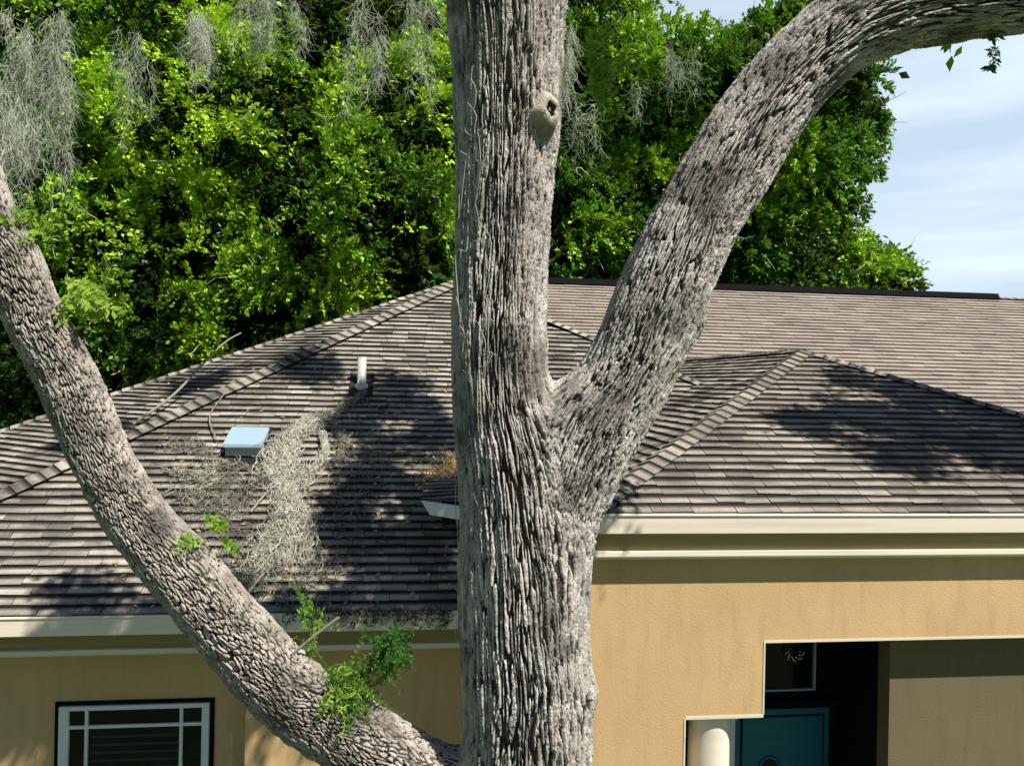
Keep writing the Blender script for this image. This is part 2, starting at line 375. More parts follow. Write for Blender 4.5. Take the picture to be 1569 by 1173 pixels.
eave(A[0]+.0, uEnd, vR, A[2]-.002, 32*pxm(vR), 30*pxm(vR), 13*pxm(vR), .10, .05)
zsR = A[2]-75*pxm(vR)
vWR = 7.205
hb(MB().box((A[0]+.1, vR+.17, zsR), (uEnd, vWR+.2, zsR+.03)), 'soffit', M_soffit)
# right wing's left return eave and side wall
hb(MB().box((A[0]-.01, vR+.11, A[2]-32*pxm(vR)), (A[0]+.09, 10, A[2]-.004)), 'gutter', M_white, bevel=.004)
hb(MB().box((A[0]+.06, vR+.14, zsR), (A[0]+.10, 10, A[2]-34*pxm(vR))), 'fascia', M_fascia)
zE = E0[2]; uLe = A[0]+.3
eave(HL[0], uLe, vL, zE-.002, 29*pxm(vL), 27*pxm(vL), 9*pxm(vL), .17, .12)
zsL = zE-66*pxm(vL)
hb(MB().box((HL[0], vL+.24, zsL+.002), (uLe, 9.3, zsL+.03)), 'soffit', M_soffit)

# --- right wing walls with the stepped entry opening
def uz(px, py, v): p = onV(px, py, v); return (p[0], p[2])
uw0 = onV(899, 950, vWR)[0]; uj, zt = uz(1172, 984, vWR); uc, zc = uz(1050, 1100, vWR); uRj = onV(1800, 980, vWR)[0]; uEnd2 = uEnd-.25
hb(MB().prism([(uw0, 0), (uc, 0), (uc, zc), (uj, zc), (uj, zt), (uRj, zt), (uRj, 0), (uEnd2, 0), (uEnd2, zsR), (uw0, zsR)], vWR, vWR+.2), 'wall', M_wall)
t_ = .012                                                             # pale bead round the opening
hb(MB().box((uc-t_, vWR-.006, 0), (uc+.004, vWR+.1, zc)).box((uc+.004, vWR-.006, zc-.012), (uj-.003, vWR+.1, zc+t_*1.4))
   .box((uj-t_, vWR-.006, zc+t_*1.4), (uj+.004, vWR+.1, zt-.002)).box((uj-t_, vWR-.006, zt-.002), (uRj, vWR+.1, zt+t_*1.6)), 'corner_bead', M_trim)
hb(MB().box((uw0, vWR+.2, 0), (uw0+.2, 14, zsR)), 'wall', M_wall)
# entry recess: back wall, ceiling, nearer side wall on the right; shade painted in as dark colour
vB = 8.5; us = onV(1363, 1050, 7.45)[0]
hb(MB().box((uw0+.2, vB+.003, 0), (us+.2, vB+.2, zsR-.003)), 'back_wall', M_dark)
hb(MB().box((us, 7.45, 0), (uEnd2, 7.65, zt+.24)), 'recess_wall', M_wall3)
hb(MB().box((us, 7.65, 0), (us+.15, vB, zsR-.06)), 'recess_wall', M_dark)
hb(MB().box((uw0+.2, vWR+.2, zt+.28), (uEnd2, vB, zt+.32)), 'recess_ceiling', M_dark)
# transom window
tu0, tz0 = uz(1150, 1056, vB-.04); tu1, tz1 = uz(1250, 975, vB-.04)
fr = hb(MB().box((tu1-.022, vB-.06, tz0), (tu1, vB, tz1)).box((tu0, vB-.06, tz0-.02), (tu1, vB, tz0-.002)), 'transom_window', M_metal, bevel=.003)
hb(MB().box((tu0, vB-.02, tz0), (tu1-.024, vB-.005, tz1)), 'pane', M_glass, fr)
# door with casing, slab, raised panel and round light
du0 = onV(1112, 1100, vB)[0]; du1, dzt = uz(1271, 1083, vB-.05)
door = hb(MB().box((du0+.09, vB-.05, .1), (du1, vB-.01, dzt)), 'door', M_door, bevel=.004)
sp = .085
hb(MB().box((du0+.09+sp, vB-.066, .3), (du1-sp, vB-.056, dzt-.09)), 'panel', M_door, door, bevel=.004)
m = MB(); x0, x1, z1_ = du0+.09+sp-.022, du1-sp+.022, dzt-.068        # dark groove round the panel
m.box((x0, vB-.053, z1_-.018), (x1, vB-.0505, z1_)).box((x1-.018, vB-.053, .3), (x1, vB-.0505, z1_-.018)).box((x0, vB-.053, .3), (x0+.018, vB-.0505, z1_-.018))
hb(m, 'groove', M_dark, door)
cu, cz = uz(1178, 1174, vB-.07)
rl = hb(MB().lathe([(.125, 0), (.13, -.015), (.115, -.028), (.098, -.02), (.095, 0)], (cu, vB-.066, cz), 40, 1), 'round_window', M_door, door, smooth=True)
hb(MB().lathe([(.0001, 0), (.097, 0)], (cu, vB-.071, cz), 40, 1), 'pane', M_glass, rl)
hb(MB().box((du0, vB-.07, 0), (du0+.085, vB-.0, dzt+.05)), 'door_casing', M_frame, bevel=.004)
hb(MB().box((du0+.085, vB-.07, dzt+.012), (du1+.1, vB-.0, dzt+.10)).box((du1+.012, vB-.07, 0), (du1+.1, vB, dzt+.012)), 'door_casing', M_dark, bevel=.004)
# column carrying the notch
kc = onV(1086, 1110, 7.46); cr_ = 34*pxm(7.4)
hb(MB().lathe([(cr_*.98, .1), (cr_, 1.), (cr_*.95, zc-.055), (cr_*.95, zc-.052)], (kc[0], 7.46, 0), 48), 'column', M_white, smooth=True)
hb(MB().box((kc[0]-cr_-.0, 7.46-cr_, zc-.05), (kc[0]+cr_+.0, 7.46+cr_, zc-.002)), 'column_capital', M_white, bevel=.004)
# pale beads added to stand in for a reflection in the transom
m = MB()
cx_, cz_ = uz(1218, 1003, vB-.07)
for k in range(15):
    a = math.pi*(.9+1.2*k/14); rr = .07+.02*math.sin(k*2.1); q = (cx_+rr*1.25*math.cos(a), vB-.075+.004*(k % 3), cz_+.02+rr*math.sin(a))
    m.lathe([(.001, -.012), (.010+.004*(k % 2), -.004), (.008, .006), (.001, .013)], q, 7)
orn = m.build('reflection_beads', M_frame, None, origin=np.array([0, 0, 0]))
orn.location = (0, 0, 0); orn.rotation_euler = (0, 0, YAW)
tag(orn, 'small pale curved row of beads added as a reflection in the dark window above the teal door', 'reflection_beads')

# --- left wing walls and the window
vW1, vW2 = 8.87, 8.70
ue = onV(376, 1100, vW2)[0]
hb(MB().box((HL[0], vW1+.001, 0), (ue, vW1+.2, zsL)), 'wall', M_wall)
hb(MB().box((ue, vW2, 0), (uw0-.003, vW2+.6, zsL-.002)), 'wall', M_wall)
wu0, wz1 = uz(91, 1082, vW1-.03); wu1, _ = uz(321, 1082, vW1-.03); wz0 = wz1-1.95
fu = .10
win = hb(MB().box((wu0, vW1-.05, wz0), (wu0+fu, vW1-.002, wz1)).box((wu1-.075, vW1-.05, wz0), (wu1, vW1-.002, wz1))
   .box((wu0+fu, vW1-.05, wz1-.045), (wu1-.075, vW1-.002, wz1)).box((wu0+fu, vW1-.05, wz0), (wu1-.075, vW1-.002, wz0+.06)), 'window', M_frame, bevel=.004)
ax, bx = onV(133, 1100, vW1-.03)[0], onV(278, 1100, vW1-.03)[0]; hz = onV(200, 1111, vW1-.03)[2]
mt = MB()
for q in (ax, bx): mt.box((q-.016, vW1-.042, wz0+.06), (q+.016, vW1-.012, wz1-.045))
for q0, q1 in ((wu0+fu, ax-.016), (ax+.016, bx-.016), (bx+.016, wu1-.075)): mt.box((q0, vW1-.040, hz-.016), (q1, vW1-.012, hz+.016))
hb(mt, 'muntin', M_frame, win)
hb(MB().box((wu0+fu, vW1-.0105, wz0+.06), (wu1-.075, vW1-.008, wz1-.045)), 'pane', M_glass, win)
bl = MB(); z = wz1-.33
while z > wz0+.1:
    bl.poly([(ax+.03, vW1-.0112, z), (bx-.03, vW1-.0112, z), (bx-.03, vW1-.0155, z-.026), (ax+.03, vW1-.0155, z-.026)]); z -= .085
hb(bl, 'blind', M_blind, win)
# near-black strip round the window
hb(MB().box((wu0-.05, vW1-.015, wz0), (wu0-.002, vW1-.002, wz1+.002)).box((wu0-.05, vW1-.015, wz1+.002), (wu1+.05, vW1-.002, wz1+.045)).box((wu1+.002, vW1-.015, wz0), (wu1+.05, vW1-.002, wz1+.002)), 'window_surround', M_dark, win)

# --- roof vent box and vent pipe
def on_roof(px, py): return onP(px, py, E0, nL)
pb = on_roof(374, 700); s1 = pb[1]/F
vent = hb(MB().box((pb[0]-27*s1, pb[1]-.02, pb[2]-.10), (pb[0]+26*s1, pb[1]+.45, pb[2]+.15)), 'roof_vent', M_pvc, roofL, bevel=.01)
vent['label'] = 'square metal roof vent with pale blue hood'
yt = .36
hb(MB().prof([(pb[1]-.12, pb[2]+.125), (pb[1]-.12, pb[2]+.17), (pb[1]+yt, pb[2]+.36), (pb[1]+yt, pb[2]+.31)], pb[0]-28*s1, pb[0]+28*s1), 'vent_hood', M_metal, vent, bevel=.006)
def flash(c0, w_, d_, par):
    m_ = MB(); n_ = np.array([0, -tL, 1.])/math.hypot(1, tL)*.026; q = []
    for a_, b_ in ((-w_, -d_), (w_, -d_), (w_, d_), (-w_, d_)): q.append(np.array([c0[0]+a_, c0[1]+b_, c0[2]+tL*b_])+n_)
    m_.poly(q); hb(m_, 'flashing', M_under, par)
flash(pb+np.array([0, .12, .12*tL]), .26, .36, vent)
pp = on_roof(554, 592); r0 = 6.5*pp[1]/F
vp = hb(MB().lathe([(r0*2.0, -.08), (r0*1.5, .03), (r0, .05), (r0, .43), (r0*.8, .43), (r0*.8, .2)], tuple(pp), 20), 'vent_pipe', M_pvc, roofL, smooth=True); flash(pp, .17, .19, vp)

# ------------------------------------------------------------------ noise tools for plants and bark
def hash2(i, j, k):
    h = (i.astype(np.int64)*73856093) ^ (j.astype(np.int64)*19349663) ^ (k*83492791)
    h = (h ^ (h >> 13)) * 1274126177 & 0x7fffffff; h = (h ^ (h >> 15)) * 668265263 & 0x7fffffff
    return ((h ^ (h >> 11)) & 0xffff)/65535.
def vnoise(x, y, k, N=None):
    i = np.floor(x); j = np.floor(y); fx = x-i; fy = y-j; fx = fx*fx*(3-2*fx); fy = fy*fy*(3-2*fy)
    w_ = (lambda q: np.mod(q, N)) if N else (lambda q: q)
    a = hash2(w_(i), j, k); b = hash2(w_(i+1), j, k); c = hash2(w_(i), j+1, k); d = hash2(w_(i+1), j+1, k)
    return (a*(1-fx)+b*fx)*(1-fy)+(c*(1-fx)+d*fx)*fy
def cells(x, y, k, N):
    """cellular noise, periodic in x with period N: returns F2-F1 and a random per cell"""
    i0 = np.floor(x); j0 = np.floor(y); f1 = np.full(x.shape, 9.); f2 = np.full(x.shape, 9.); idv = np.zeros(x.shape)
    for di in (-1, 0, 1):
        for dj in (-1, 0, 1):
            i = i0+di; j = j0+dj; im = np.mod(i, N)
            d = (i+.1+.8*hash2(im, j, k)-x)**2+(j+.1+.8*hash2(im, j, k+7)-y)**2; d = np.sqrt(d); r = hash2(im, j, k+13)
            nearer = d < f1; f2 = np.where(nearer, f1, np.minimum(f2, d)); idv = np.where(nearer, r, idv); f1 = np.where(nearer, d, f1)
    return f2-f1, idv

def catmull(P, n):
    P = np.array(P, float); P = np.vstack([2*P[0]-P[1], P, 2*P[-1]-P[-2]]); m_ = len(P)-3
    t = np.linspace(0, m_-1e-6, n); i = t.astype(int); f = (t-i)[:, None]
    p0, p1, p2, p3 = P[i], P[i+1], P[i+2], P[i+3]
    return .5*((2*p1)+(-p0+p2)*f+(2*p0-5*p1+4*p2-p3)*f**2+(-p0+3*p1-3*p2+p3)*f**3)
def limb_path(pix):             # (px, py, r_px, depth) -> (x, y, z, r)
    return [list(atd(x, y, d))+[r*d/F] for x, y, r, d in pix]

class Limb:
    def __init__(s, pts, n=400):
        q = catmull(pts, n); ds = np.linalg.norm(np.diff(q[:, :3], axis=0), axis=1); cum = np.concatenate([[0], np.cumsum(ds)])
        s.len = cum[-1]; s.q = q; s.cum = cum
    def rows(s, nr):
        t = np.linspace(0, s.len, nr); return np.stack([np.interp(t, s.cum, s.q[:, k]) for k in range(4)], 1), t
    def dist(s, P, n=70):
        q, _ = s.rows(n); d = np.full(len(P), 1e9)
        for k in range(n):
            d = np.minimum(d, np.linalg.norm(P-q[k, :3], axis=1)-q[k, 3])
        return d

def bark_tube(name, limb, others, material, parent, nr, nt_, N, clen, amp, seed, bulges=(), wob=.035, warp=1., crotch=None, origin=(0, 0, 0)):
    q, s = limb.rows(nr); c = q[:, :3]; R = q[:, 3]
    T = np.gradient(c, axis=0); T /= np.linalg.norm(T, axis=1)[:, None]
    view = np.array([0, 1., 0])                                       # seam on the far side
    Nn = view-T*(T@view)[:, None]; Nn /= np.linalg.norm(Nn, axis=1)[:, None]; B = np.cross(T, Nn)
    th = np.linspace(0, 2*np.pi, nt_, endpoint=False)
    TH_, S_ = np.meshgrid(th, s); RR = np.repeat(R[:, None], nt_, 1)
    D = np.cos(TH_)[..., None]*Nn[:, None, :]+np.sin(TH_)[..., None]*B[:, None, :]
    lump = (vnoise(TH_/(2*np.pi)*5, S_*1.8, seed+50, 5)-.5)*2*wob*RR+(vnoise(TH_/(2*np.pi)*11, S_*5, seed+51, 11)-.5)*wob*RR
    r = RR+lump; P = c[:, None, :]+D*r[..., None]; P = P.reshape(-1, 3); Df = D.reshape(-1, 3)
    for bp, br, bh in bulges:
        P += Df*(bh*np.exp(-np.sum((P-np.array(bp))**2, 1)/(br*br)))[:, None]
    near = np.zeros(len(P))
    for o in others:
        d = o.dist(P); msk = (d < .3); idx = np.where(msk)[0]; h = np.zeros(len(idx)); k = .16
        for _ in range(4):
            dd = o.dist(P[idx]+Df[idx]*h[:, None]); t = np.clip(.5+.5*(dd-h)/k, 0, 1)
            sm = dd*(1-t)+h*t-k*t*(1-t); h = np.clip(h-sm*.8, 0, .05)
        far_in = np.clip(-(d[idx])/.10, 0, 1); h *= (1-far_in)
        P[idx] += Df[idx]*h[:, None]; near[idx] = np.maximum(near[idx], np.clip(1-np.abs(d[idx])/.13, 0, 1))
    # bark ridges
    tr = np.mod(TH_/(2*np.pi)*N, N).ravel(); sy = (S_/clen).ravel()
    wx = ((vnoise(tr/2, sy*1.3, seed, N//2)-.5)*1.5+(vnoise(tr/6, sy*.5, seed+3, max(1, N//6))-.5)*3.0)*warp+(vnoise(tr*2, sy*9, seed+8, N*2)-.5)*.35
    wy = (vnoise(tr/1.0, sy*2.5, seed+1, N)-.5)*.35+(vnoise(tr*1.0, sy*.12, seed+4, N)-.5)*3.2
    e, idv = cells(tr+wx, sy+wy, seed+2, N)
    iso, _ = cells(tr*.9 if False else tr, sy*3.2, seed+9, N)          # blockier plates
    f = np.clip(near*.9, 0, 1)
    plate = np.clip((e-.09+.10*(vnoise(tr*2, sy*8, seed+40, N*2)-.5)-.03)/.21, 0, 1); plate = plate*plate*(3-2*plate); plate2 = np.clip(iso/.3, 0, 1)
    hgt = plate*(1-f)+(.3*plate+.7*plate2)*f
    kf = clen/.30; fine = vnoise(tr*2.5, sy*18*kf, seed+5, int(N*2.5)); fine2 = vnoise(tr*6, sy*60*kf, seed+6, N*6); crack, _ = cells(tr*1.5, sy*7*kf, seed+20, int(N*1.5))
    hgt2 = hgt*(.74+.55*(idv-.5))+.14*(fine-.5)+.10*(fine2-.5)-.25*np.clip(1-crack/.10, 0, 1)*hgt*np.clip(vnoise(tr/4, S_.ravel()*3, seed+41, N//4)*2.2-.4, 0, 1)
    patch = .7+.5*vnoise(tr/N*6, S_.ravel()*1.5, seed+30, 6)
    P += Df*(amp*patch*(hgt2-.55))[:, None]
    i, j = np.meshgrid(np.arange(nr-1), np.arange(nt_), indexing='ij'); a = i*nt_+j; b = i*nt_+(j+1) % nt_
    Fq = np.stack([a, a+nt_, b+nt_, b], -1).reshape(-1, 4)
    me = np_mesh(name, P-np.array(origin), Fq, material, {'ridge': np.clip(hgt*.85+.15*fine, 0, 1)}, smooth=True)
    o = link(name, me, parent); return o

# ------------------------------------------------------------------ the big oak in front
D0 = 4.5
stem_px = [(812, -420, 70, 4.6), (795, -200, 78, 4.6), (778, -60, 86, 4.6), (777, 0, 91, 4.6), (779, 100, 81, 4.6), (778, 165, 78, 4.6), (776, 250, 73, 4.6), (771, 350, 70, 4.58), (766, 450, 68, 4.55),
           (766, 540, 70, 4.52), (772, 620, 75, 4.5), (788, 700, 88, D0), (797, 780, 92, D0), (803, 860, 96, D0), (803, 950, 96, D0), (808, 1050, 97, D0), (808, 1173, 97, D0)]
stem_pts = limb_path(stem_px)
last = stem_pts[-1]
for z, r in ((2.6, .39), (1.6, .42), (.8, .47), (.25, .60), (-.1, .8)): stem_pts.append([last[0], last[1]+.02*(3.8-z), z, r])
right_px = [(835, 820, 60, 4.52), (868, 735, 76, 4.5), (905, 655, 78, 4.48), (951, 588, 70, 4.46), (986, 520, 70, 4.45), (1015, 440, 71, 4.45), (1062, 340, 68, 4.45), (1108, 262, 68, 4.45),
            (1155, 188, 66, 4.45), (1218, 108, 64, 4.45), (1290, 50, 66, 4.45), (1375, 14, 66, 4.45), (1470, 2, 62, 4.45), (1560, -6, 58, 4.45), (1680, -30, 52, 4.45), (1900, -120, 44, 4.4)]
low_px = [(-130, -30, 40, 3.9), (-75, 190, 44, 3.95), (-22, 330, 45, 4.0), (25, 420, 45, 4.05), (55, 490, 44, 4.1), (100, 575, 44, 4.15), (154, 700, 45, 4.2), (210, 797, 48, 4.25), (296, 893, 52, 4.3),
          (358, 968, 55, 4.35), (445, 1060, 58, 4.4), (545, 1130, 59, 4.45), (640, 1190, 62, 4.5), (760, 1262, 70, 4.5)]
LS, LR, LW = Limb(stem_pts), Limb(limb_path([(a+(5 if 100 < b < 500 else 0), b, c*(.92 if b < 500 else .97), d) for a, b, c, d in right_px])), Limb(limb_path([(a, b, c*.94, d) for a, b, c, d in low_px]))
OO = (float(last[0]), float(last[1]), 0.)
oak = thing('oak_tree', 'massive forked oak with deeply ridged grey bark standing right in front of the house', 'tree', OO)
kb = atd(846, 178, 4.36); rb = atd(905, 1065, 4.4); lb = atd(1075, 500, 4.42); db = atd(820, 1010, 4.3)
tr_o = bark_tube('trunk', LS, [LR, LW], M_bark, oak, 1700, 720, 94, .34, .044, 11,
          bulges=((kb, .09, .045), (rb, .11, .05)), origin=OO)
bark_tube('limb', LR, [LS], M_bark, oak, 1000, 660, 84, .22, .036, 31, bulges=((lb, .12, .03),), origin=OO)
bark_tube('limb', LW, [LS], M_bark_low, oak, 1150, 500, 62, .060, .022, 61, wob=.06, warp=.45, origin=OO)
# knot: swollen pale collar round a dark hollow
m = MB(); pr = []
for r_, h_ in ((.001, .004), (.012, .004), (.015, -.018), (.024, -.030), (.030, .006), (.036, .022), (.050, .026), (.068, .012), (.085, -.016), (.10, -.05), (.12, -.10)): pr.append((r_, h_))
m.lathe(pr, (0, 0, 0), 48)
kn = m.build('knot', M_knot, oak, origin=(0, 0, 0), smooth=True)
me = kn.data; co = np.zeros(len(me.vertices)*3); me.vertices.foreach_get('co', co); co = co.reshape(-1, 3)
ang = np.arctan2(co[:, 1], co[:, 0]); rr_ = np.hypot(co[:, 0], co[:, 1])
low = (rr_ > .031)*np.clip(-co[:, 1]*6, 0, 1)
co[:, 1] *= 1.28+.12*low; co[:, 0] *= .84+.07*np.sin(ang*2+1)*(rr_ > .031); co[:, 0] += .004*np.sin(ang*5); co[:, 2] += (.012*(vnoise(co[:, 0]*50+9, co[:, 1]*50+9, 5)-.5)-.010*np.clip(vnoise(ang*5+20, rr_*9, 6)*3-2, 0, 1)*(rr_ > .02)); co += (RNG.random(co.shape)-.5)*.004
me.vertices.foreach_set('co', co.ravel())
at = me.attributes.new('ridge', 'FLOAT', 'POINT'); at.data.foreach_set('value', np.array([0 if 1*48 < k < 5*48 else .85 for k in range(len(co))], np.float32))
kdir = Vector((.50, -.85, .08)); kn.rotation_euler = kdir.to_track_quat('Z', 'Y').to_euler()
kp = atd(842, 168, 4.335); kn.location = tuple(kp-np.array(OO))

# ------------------------------------------------------------------ foliage tools
def leaf_cards(P, axis, nrm, ln, wd, tint):
    """diamond leaf with a slight fold, one per point"""
    axis = axis/np.linalg.norm(axis, axis=1)[:, None]; sd = np.cross(axis, nrm); sd /= np.linalg.norm(sd, axis=1)[:, None]+1e-9
    nn = np.cross(sd, axis); ln = ln[:, None]; wd = wd[:, None]
    v0 = P; v2 = P+axis*ln; v1 = P+axis*ln*.45+sd*wd+nn*wd*.35; v3 = P+axis*ln*.45-sd*wd+nn*wd*.35
    V = np.stack([v0, v1, v2, v3], 1).reshape(-1, 3); n = len(P); i = np.arange(n)*4
    return V, np.stack([i, i+1, i+2, i+3], 1), np.repeat(tint, 4)
def rnd_dir(n):
    d = RNG.normal(size=(n, 3)); return d/np.linalg.norm(d, axis=1)[:, None]
def sprays(centres, outd, tints, nleaf, size, L_leaf, droop=.25):
    """leafy sprays: each centre carries forked twigs whose leaves point along them"""
    n = len(centres); k = nleaf; ntw = 7
    tw = outd[:, None, :]*.75+rnd_dir(n*ntw).reshape(n, ntw, 3)*.8; tw[..., 2] -= droop*.3
    tw /= np.linalg.norm(tw, axis=2)[..., None]
    which = RNG.integers(0, ntw, (n, k)); t = RNG.random((n, k))**.7
    d = np.take_along_axis(tw, which[..., None].repeat(3, 2), 1)
    sz = size*(.6+.8*RNG.random((n, 1, 1)))
    P = centres[:, None, :]+d*(t[..., None]*sz); P[..., 2] -= droop*(t**2)*sz[..., 0]
    P = P+RNG.normal(size=P.shape)*.035
    ax = d+rnd_dir(n*k).reshape(n, k, 3)*.75; nr = rnd_dir(n*k).reshape(n, k, 3)*.75; nr[..., 2] += .75; nr[..., 1] -= .15
    ti = np.clip(tints[:, None]+RNG.normal(size=(n, k))*.10+.08*(t-.5), 0, 1)
    l = L_leaf*(.6+.8*RNG.random((n, k)))
    return leaf_cards(P.reshape(-1, 3), ax.reshape(-1, 3), nr.reshape(-1, 3), l.ravel(), (l*.30).ravel(), ti.ravel())
def pnoise3(P, f, seed):
    return (vnoise(P[:, 0]*f+P[:, 1]*f*.37, P[:, 2]*f+11, seed)+vnoise(P[:, 1]*f-P[:, 2]*f*.4, P[:, 0]*f+5, seed+1))/2
def simple_tube(pts, sides=7):
    q = np.array(pts, float); c = q[:, :3]; T = np.gradient(c, axis=0); T /= np.linalg.norm(T, axis=1)[:, None]+1e-9
    ref = np.array([.3, .9, .31]); Nn = np.cross(T, ref); Nn /= np.linalg.norm(Nn, axis=1)[:, None]+1e-9; B = np.cross(T, Nn)
    th = np.linspace(0, 2*np.pi, sides, endpoint=False)
    P = c[:, None, :]+(np.cos(th)[None, :, None]*Nn[:, None, :]+np.sin(th)[None, :, None]*B[:, None, :])*q[:, 3][:, None, None]
    n = len(q); i, j = np.meshgrid(np.arange(n-1), np.arange(sides), indexing='ij'); a = i*sides+j; b = i*sides+(j+1) % sides
    return P.reshape(-1, 3), np.stack([a, a+sides, b+sides, b], -1).reshape(-1, 4)
def tubes(name, lists, material, parent=None, sides=6, origin=(0, 0, 0), tints=None):
    Vs, Fs, Ts, o = [], [], [], 0
    for k, l in enumerate(lists):
        V, F_ = simple_tube(l, sides); Vs.append(V); Fs.append(F_+o); Ts.append(np.full(len(V), .5 if tints is None else tints[k])); o += len(V)
    me = np_mesh(name, np.vstack(Vs)-np.array(origin), np.vstack(Fs), material, {'tint': np.concatenate(Ts)}, smooth=True)
    return link(name, me, parent)
def wander(p, d, L_, r0, r1, n=8, wob=.25, grav=0.):
    p = np.array(p, float); d = np.array(d, float); d /= np.linalg.norm(d); out = []
    for k in range(n):
        out.append([*p, r0+(r1-r0)*k/(n-1)]); d = d+RNG.normal(size=3)*wob*.5; d[2] += grav; d /= np.linalg.norm(d); p = p+d*L_/(n-1)
    return out

def tree(label, base, lobes, nclump, material, nleaf=150, size=.62, lleaf=.11, bright=.0, group='trees behind the house', seed=0, front=.5, wisp=.05, hollow=.43):
    """base: foot of the trunk; lobes: list of (centre, radii) making the crown"""
    t = thing('oak_tree', label, 'tree', tuple(base), 0, group)
    base = np.array(base, float); lobes = [(np.array(c), np.array(r)) for c, r in lobes]
    top = np.mean([c for c, r in lobes], axis=0); mid = base*.5+top*.5; mid[2] = base[2]+(top[2]-base[2])*.55
    trunk = catmull([[*base, .34], [*(base*.7+mid*.3+np.array([.1, 0, .2])), .26], [*mid, .21], [*(mid*.4+top*.6), .13], [*top, .06]], 24)
    tubes('trunk', [trunk], M_farbark, t, 12, base)
    lims = []
    for c, r in lobes:
        s0 = mid+(top-mid)*RNG.random()*.6; m_ = (s0+c)/2+np.array([0, 0, .25])
        lims.append(catmull([[*s0, .12], [*m_, .08], [*c, .05], [*(c+(c-s0)*.25), .02]], 12))
        for _ in range(4): lims.append(wander(c+RNG.normal(size=3)*r*.2, RNG.normal(size=3)+(c-mid)*.3, float(np.mean(r))*1.0, .035, .006, 7, .5))
    tubes('limb', lims, M_farbark, t, 7, base)
    tot = sum(float(np.prod(r))**(2/3) for c, r in lobes); cs, ds = [], []
    for c, r in lobes:
        n = max(3, int(nclump*float(np.prod(r))**(2/3)/tot)); d = rnd_dir(n*2); keep = (d[:, 1] < front)[:]; d = d[keep][:n]
        rad = .70+.36*RNG.random(len(d))**.6; rad *= 1+.30*(vnoise(d[:, 0]*3.1+seed, d[:, 2]*3.1+d[:, 1]*2, seed+90)-.5); cs.append(c+d*r*rad[:, None]); ds.append(d)
    cs = np.vstack(cs); ds = np.vstack(ds)
    kp_ = (pnoise3(cs, 1.05, seed+31)+RNG.normal(size=len(cs))*.03) > hollow; cs = cs[kp_]; ds = ds[kp_]; ds = ds*.8+np.array([0, -.1, .25])
    ti = np.clip(.45+bright+2.0*(pnoise3(cs, .5, seed+3)-.5)+.9*(pnoise3(cs, 1.7, seed+8)-.5)+RNG.normal(size=len(cs))*.07, .02, .97)
    V, Fq, T_ = sprays(cs, ds, ti, nleaf, size, lleaf)
    ws = []
    for c, r in lobes:
        n = max(2, int(nclump*wisp*float(np.prod(r))**(2/3)/tot)); d = rnd_dir(n); ws.append(np.hstack([c+d*r*(1.0+.22*RNG.random((n, 1))), d]))
    ws = np.vstack(ws); V3, F3, T3 = sprays(ws[:, :3], ws[:, 3:]*1.6, np.clip(.35+bright+RNG.normal(size=len(ws))*.25, .05, .95), 34, size*1.3, lleaf*1.15, .1)
    Fq = np.vstack([Fq, F3+len(V)]); V = np.vstack([V, V3]); T_ = np.concatenate([T_, T3])
    ic = []
    for c, r in lobes:                                                # inner leaves close the crown; its inner shade is put into their dark tint
        n = max(3, int(nclump*.55*float(np.prod(r))**(2/3)/tot)); ic.append(c+rnd_dir(n)*r*(.20+.48*RNG.random((n, 1))))
    ic = np.vstack(ic); V2, F2, T2 = sprays(ic, rnd_dir(len(ic)), np.full(len(ic), .02), 90, .8, lleaf*1.8)
    Fq = np.vstack([Fq, F2+len(V)]); V = np.vstack([V, V2]); T_ = np.concatenate([T_, T2])
    link('crown', np_mesh('crown', V-base, Fq, material, {'tint': T_}), t)
    # pale and green twigs showing between the leaves
    sel = RNG.choice(len(cs), min(130, len(cs)), False)
    tw_ = tubes('twig', [wander(cs[k], ds[k]+RNG.normal(size=3)*.5, 1.1, .016, .006, 8, .6, -.05) for k in sel], M_ptwig, t, 4, base); tw_['kind'] = 'stuff'
    return t
def blob(px, py, d, rx, ry, rz=None):
    c = atd(px, py, d); s = d/F; return (c, (rx*s, (rz if rz else (rx+ry)/2)*s, ry*s))
def foot(px, d): p = atd(px, 700, d); return (p[0], d+.3, 0.)
# four crowns to the left, three to the right of the trunk
tree('broad leafy oak behind the house at the left edge of the photo', foot(40, 19), [blob(30, 480, 17.5, 150, 150), blob(-60, 250, 18, 170, 180), blob(110, 330, 17.5, 140, 140), blob(60, 80, 18, 190, 150), blob(-150, 480, 18, 150, 180), blob(40, 620, 18.5, 150, 90)], 900, M_leaf, bright=.10, seed=1)
tree('tall dense oak with yellow green tips behind the left roof vent', foot(260, 20), [blob(250, 420, 18.2, 150, 150), blob(170, 250, 18.5, 150, 150), blob(300, 180, 17.8, 150, 130), blob(230, 20, 18.4, 170, 130), blob(380, 520, 18.5, 130, 90), blob(150, 560, 18.8, 150, 90)], 1050, M_leaf, bright=.20, seed=2)
tree('spreading oak with arching bright sprays left of the massive trunk', foot(540, 20.5), [blob(520, 330, 18.2, 160, 120), blob(430, 190, 19, 140, 130), blob(620, 230, 19, 130, 140), blob(470, 440, 18.6, 150, 90), blob(620, 400, 18.2, 110, 80), blob(520, 50, 19.4, 190, 120)], 1050, M_leaf, bright=.22, seed=3)
tree('darker oak crown directly behind the massive forked trunk', foot(760, 24), [blob(760, 340, 23, 170, 130), blob(720, 150, 23, 170, 150), blob(800, 30, 23.5, 180, 110), blob(640, 60, 23.5, 150, 120)], 700, M_leaf_d, bright=.10, seed=4, lleaf=.13, size=.65)
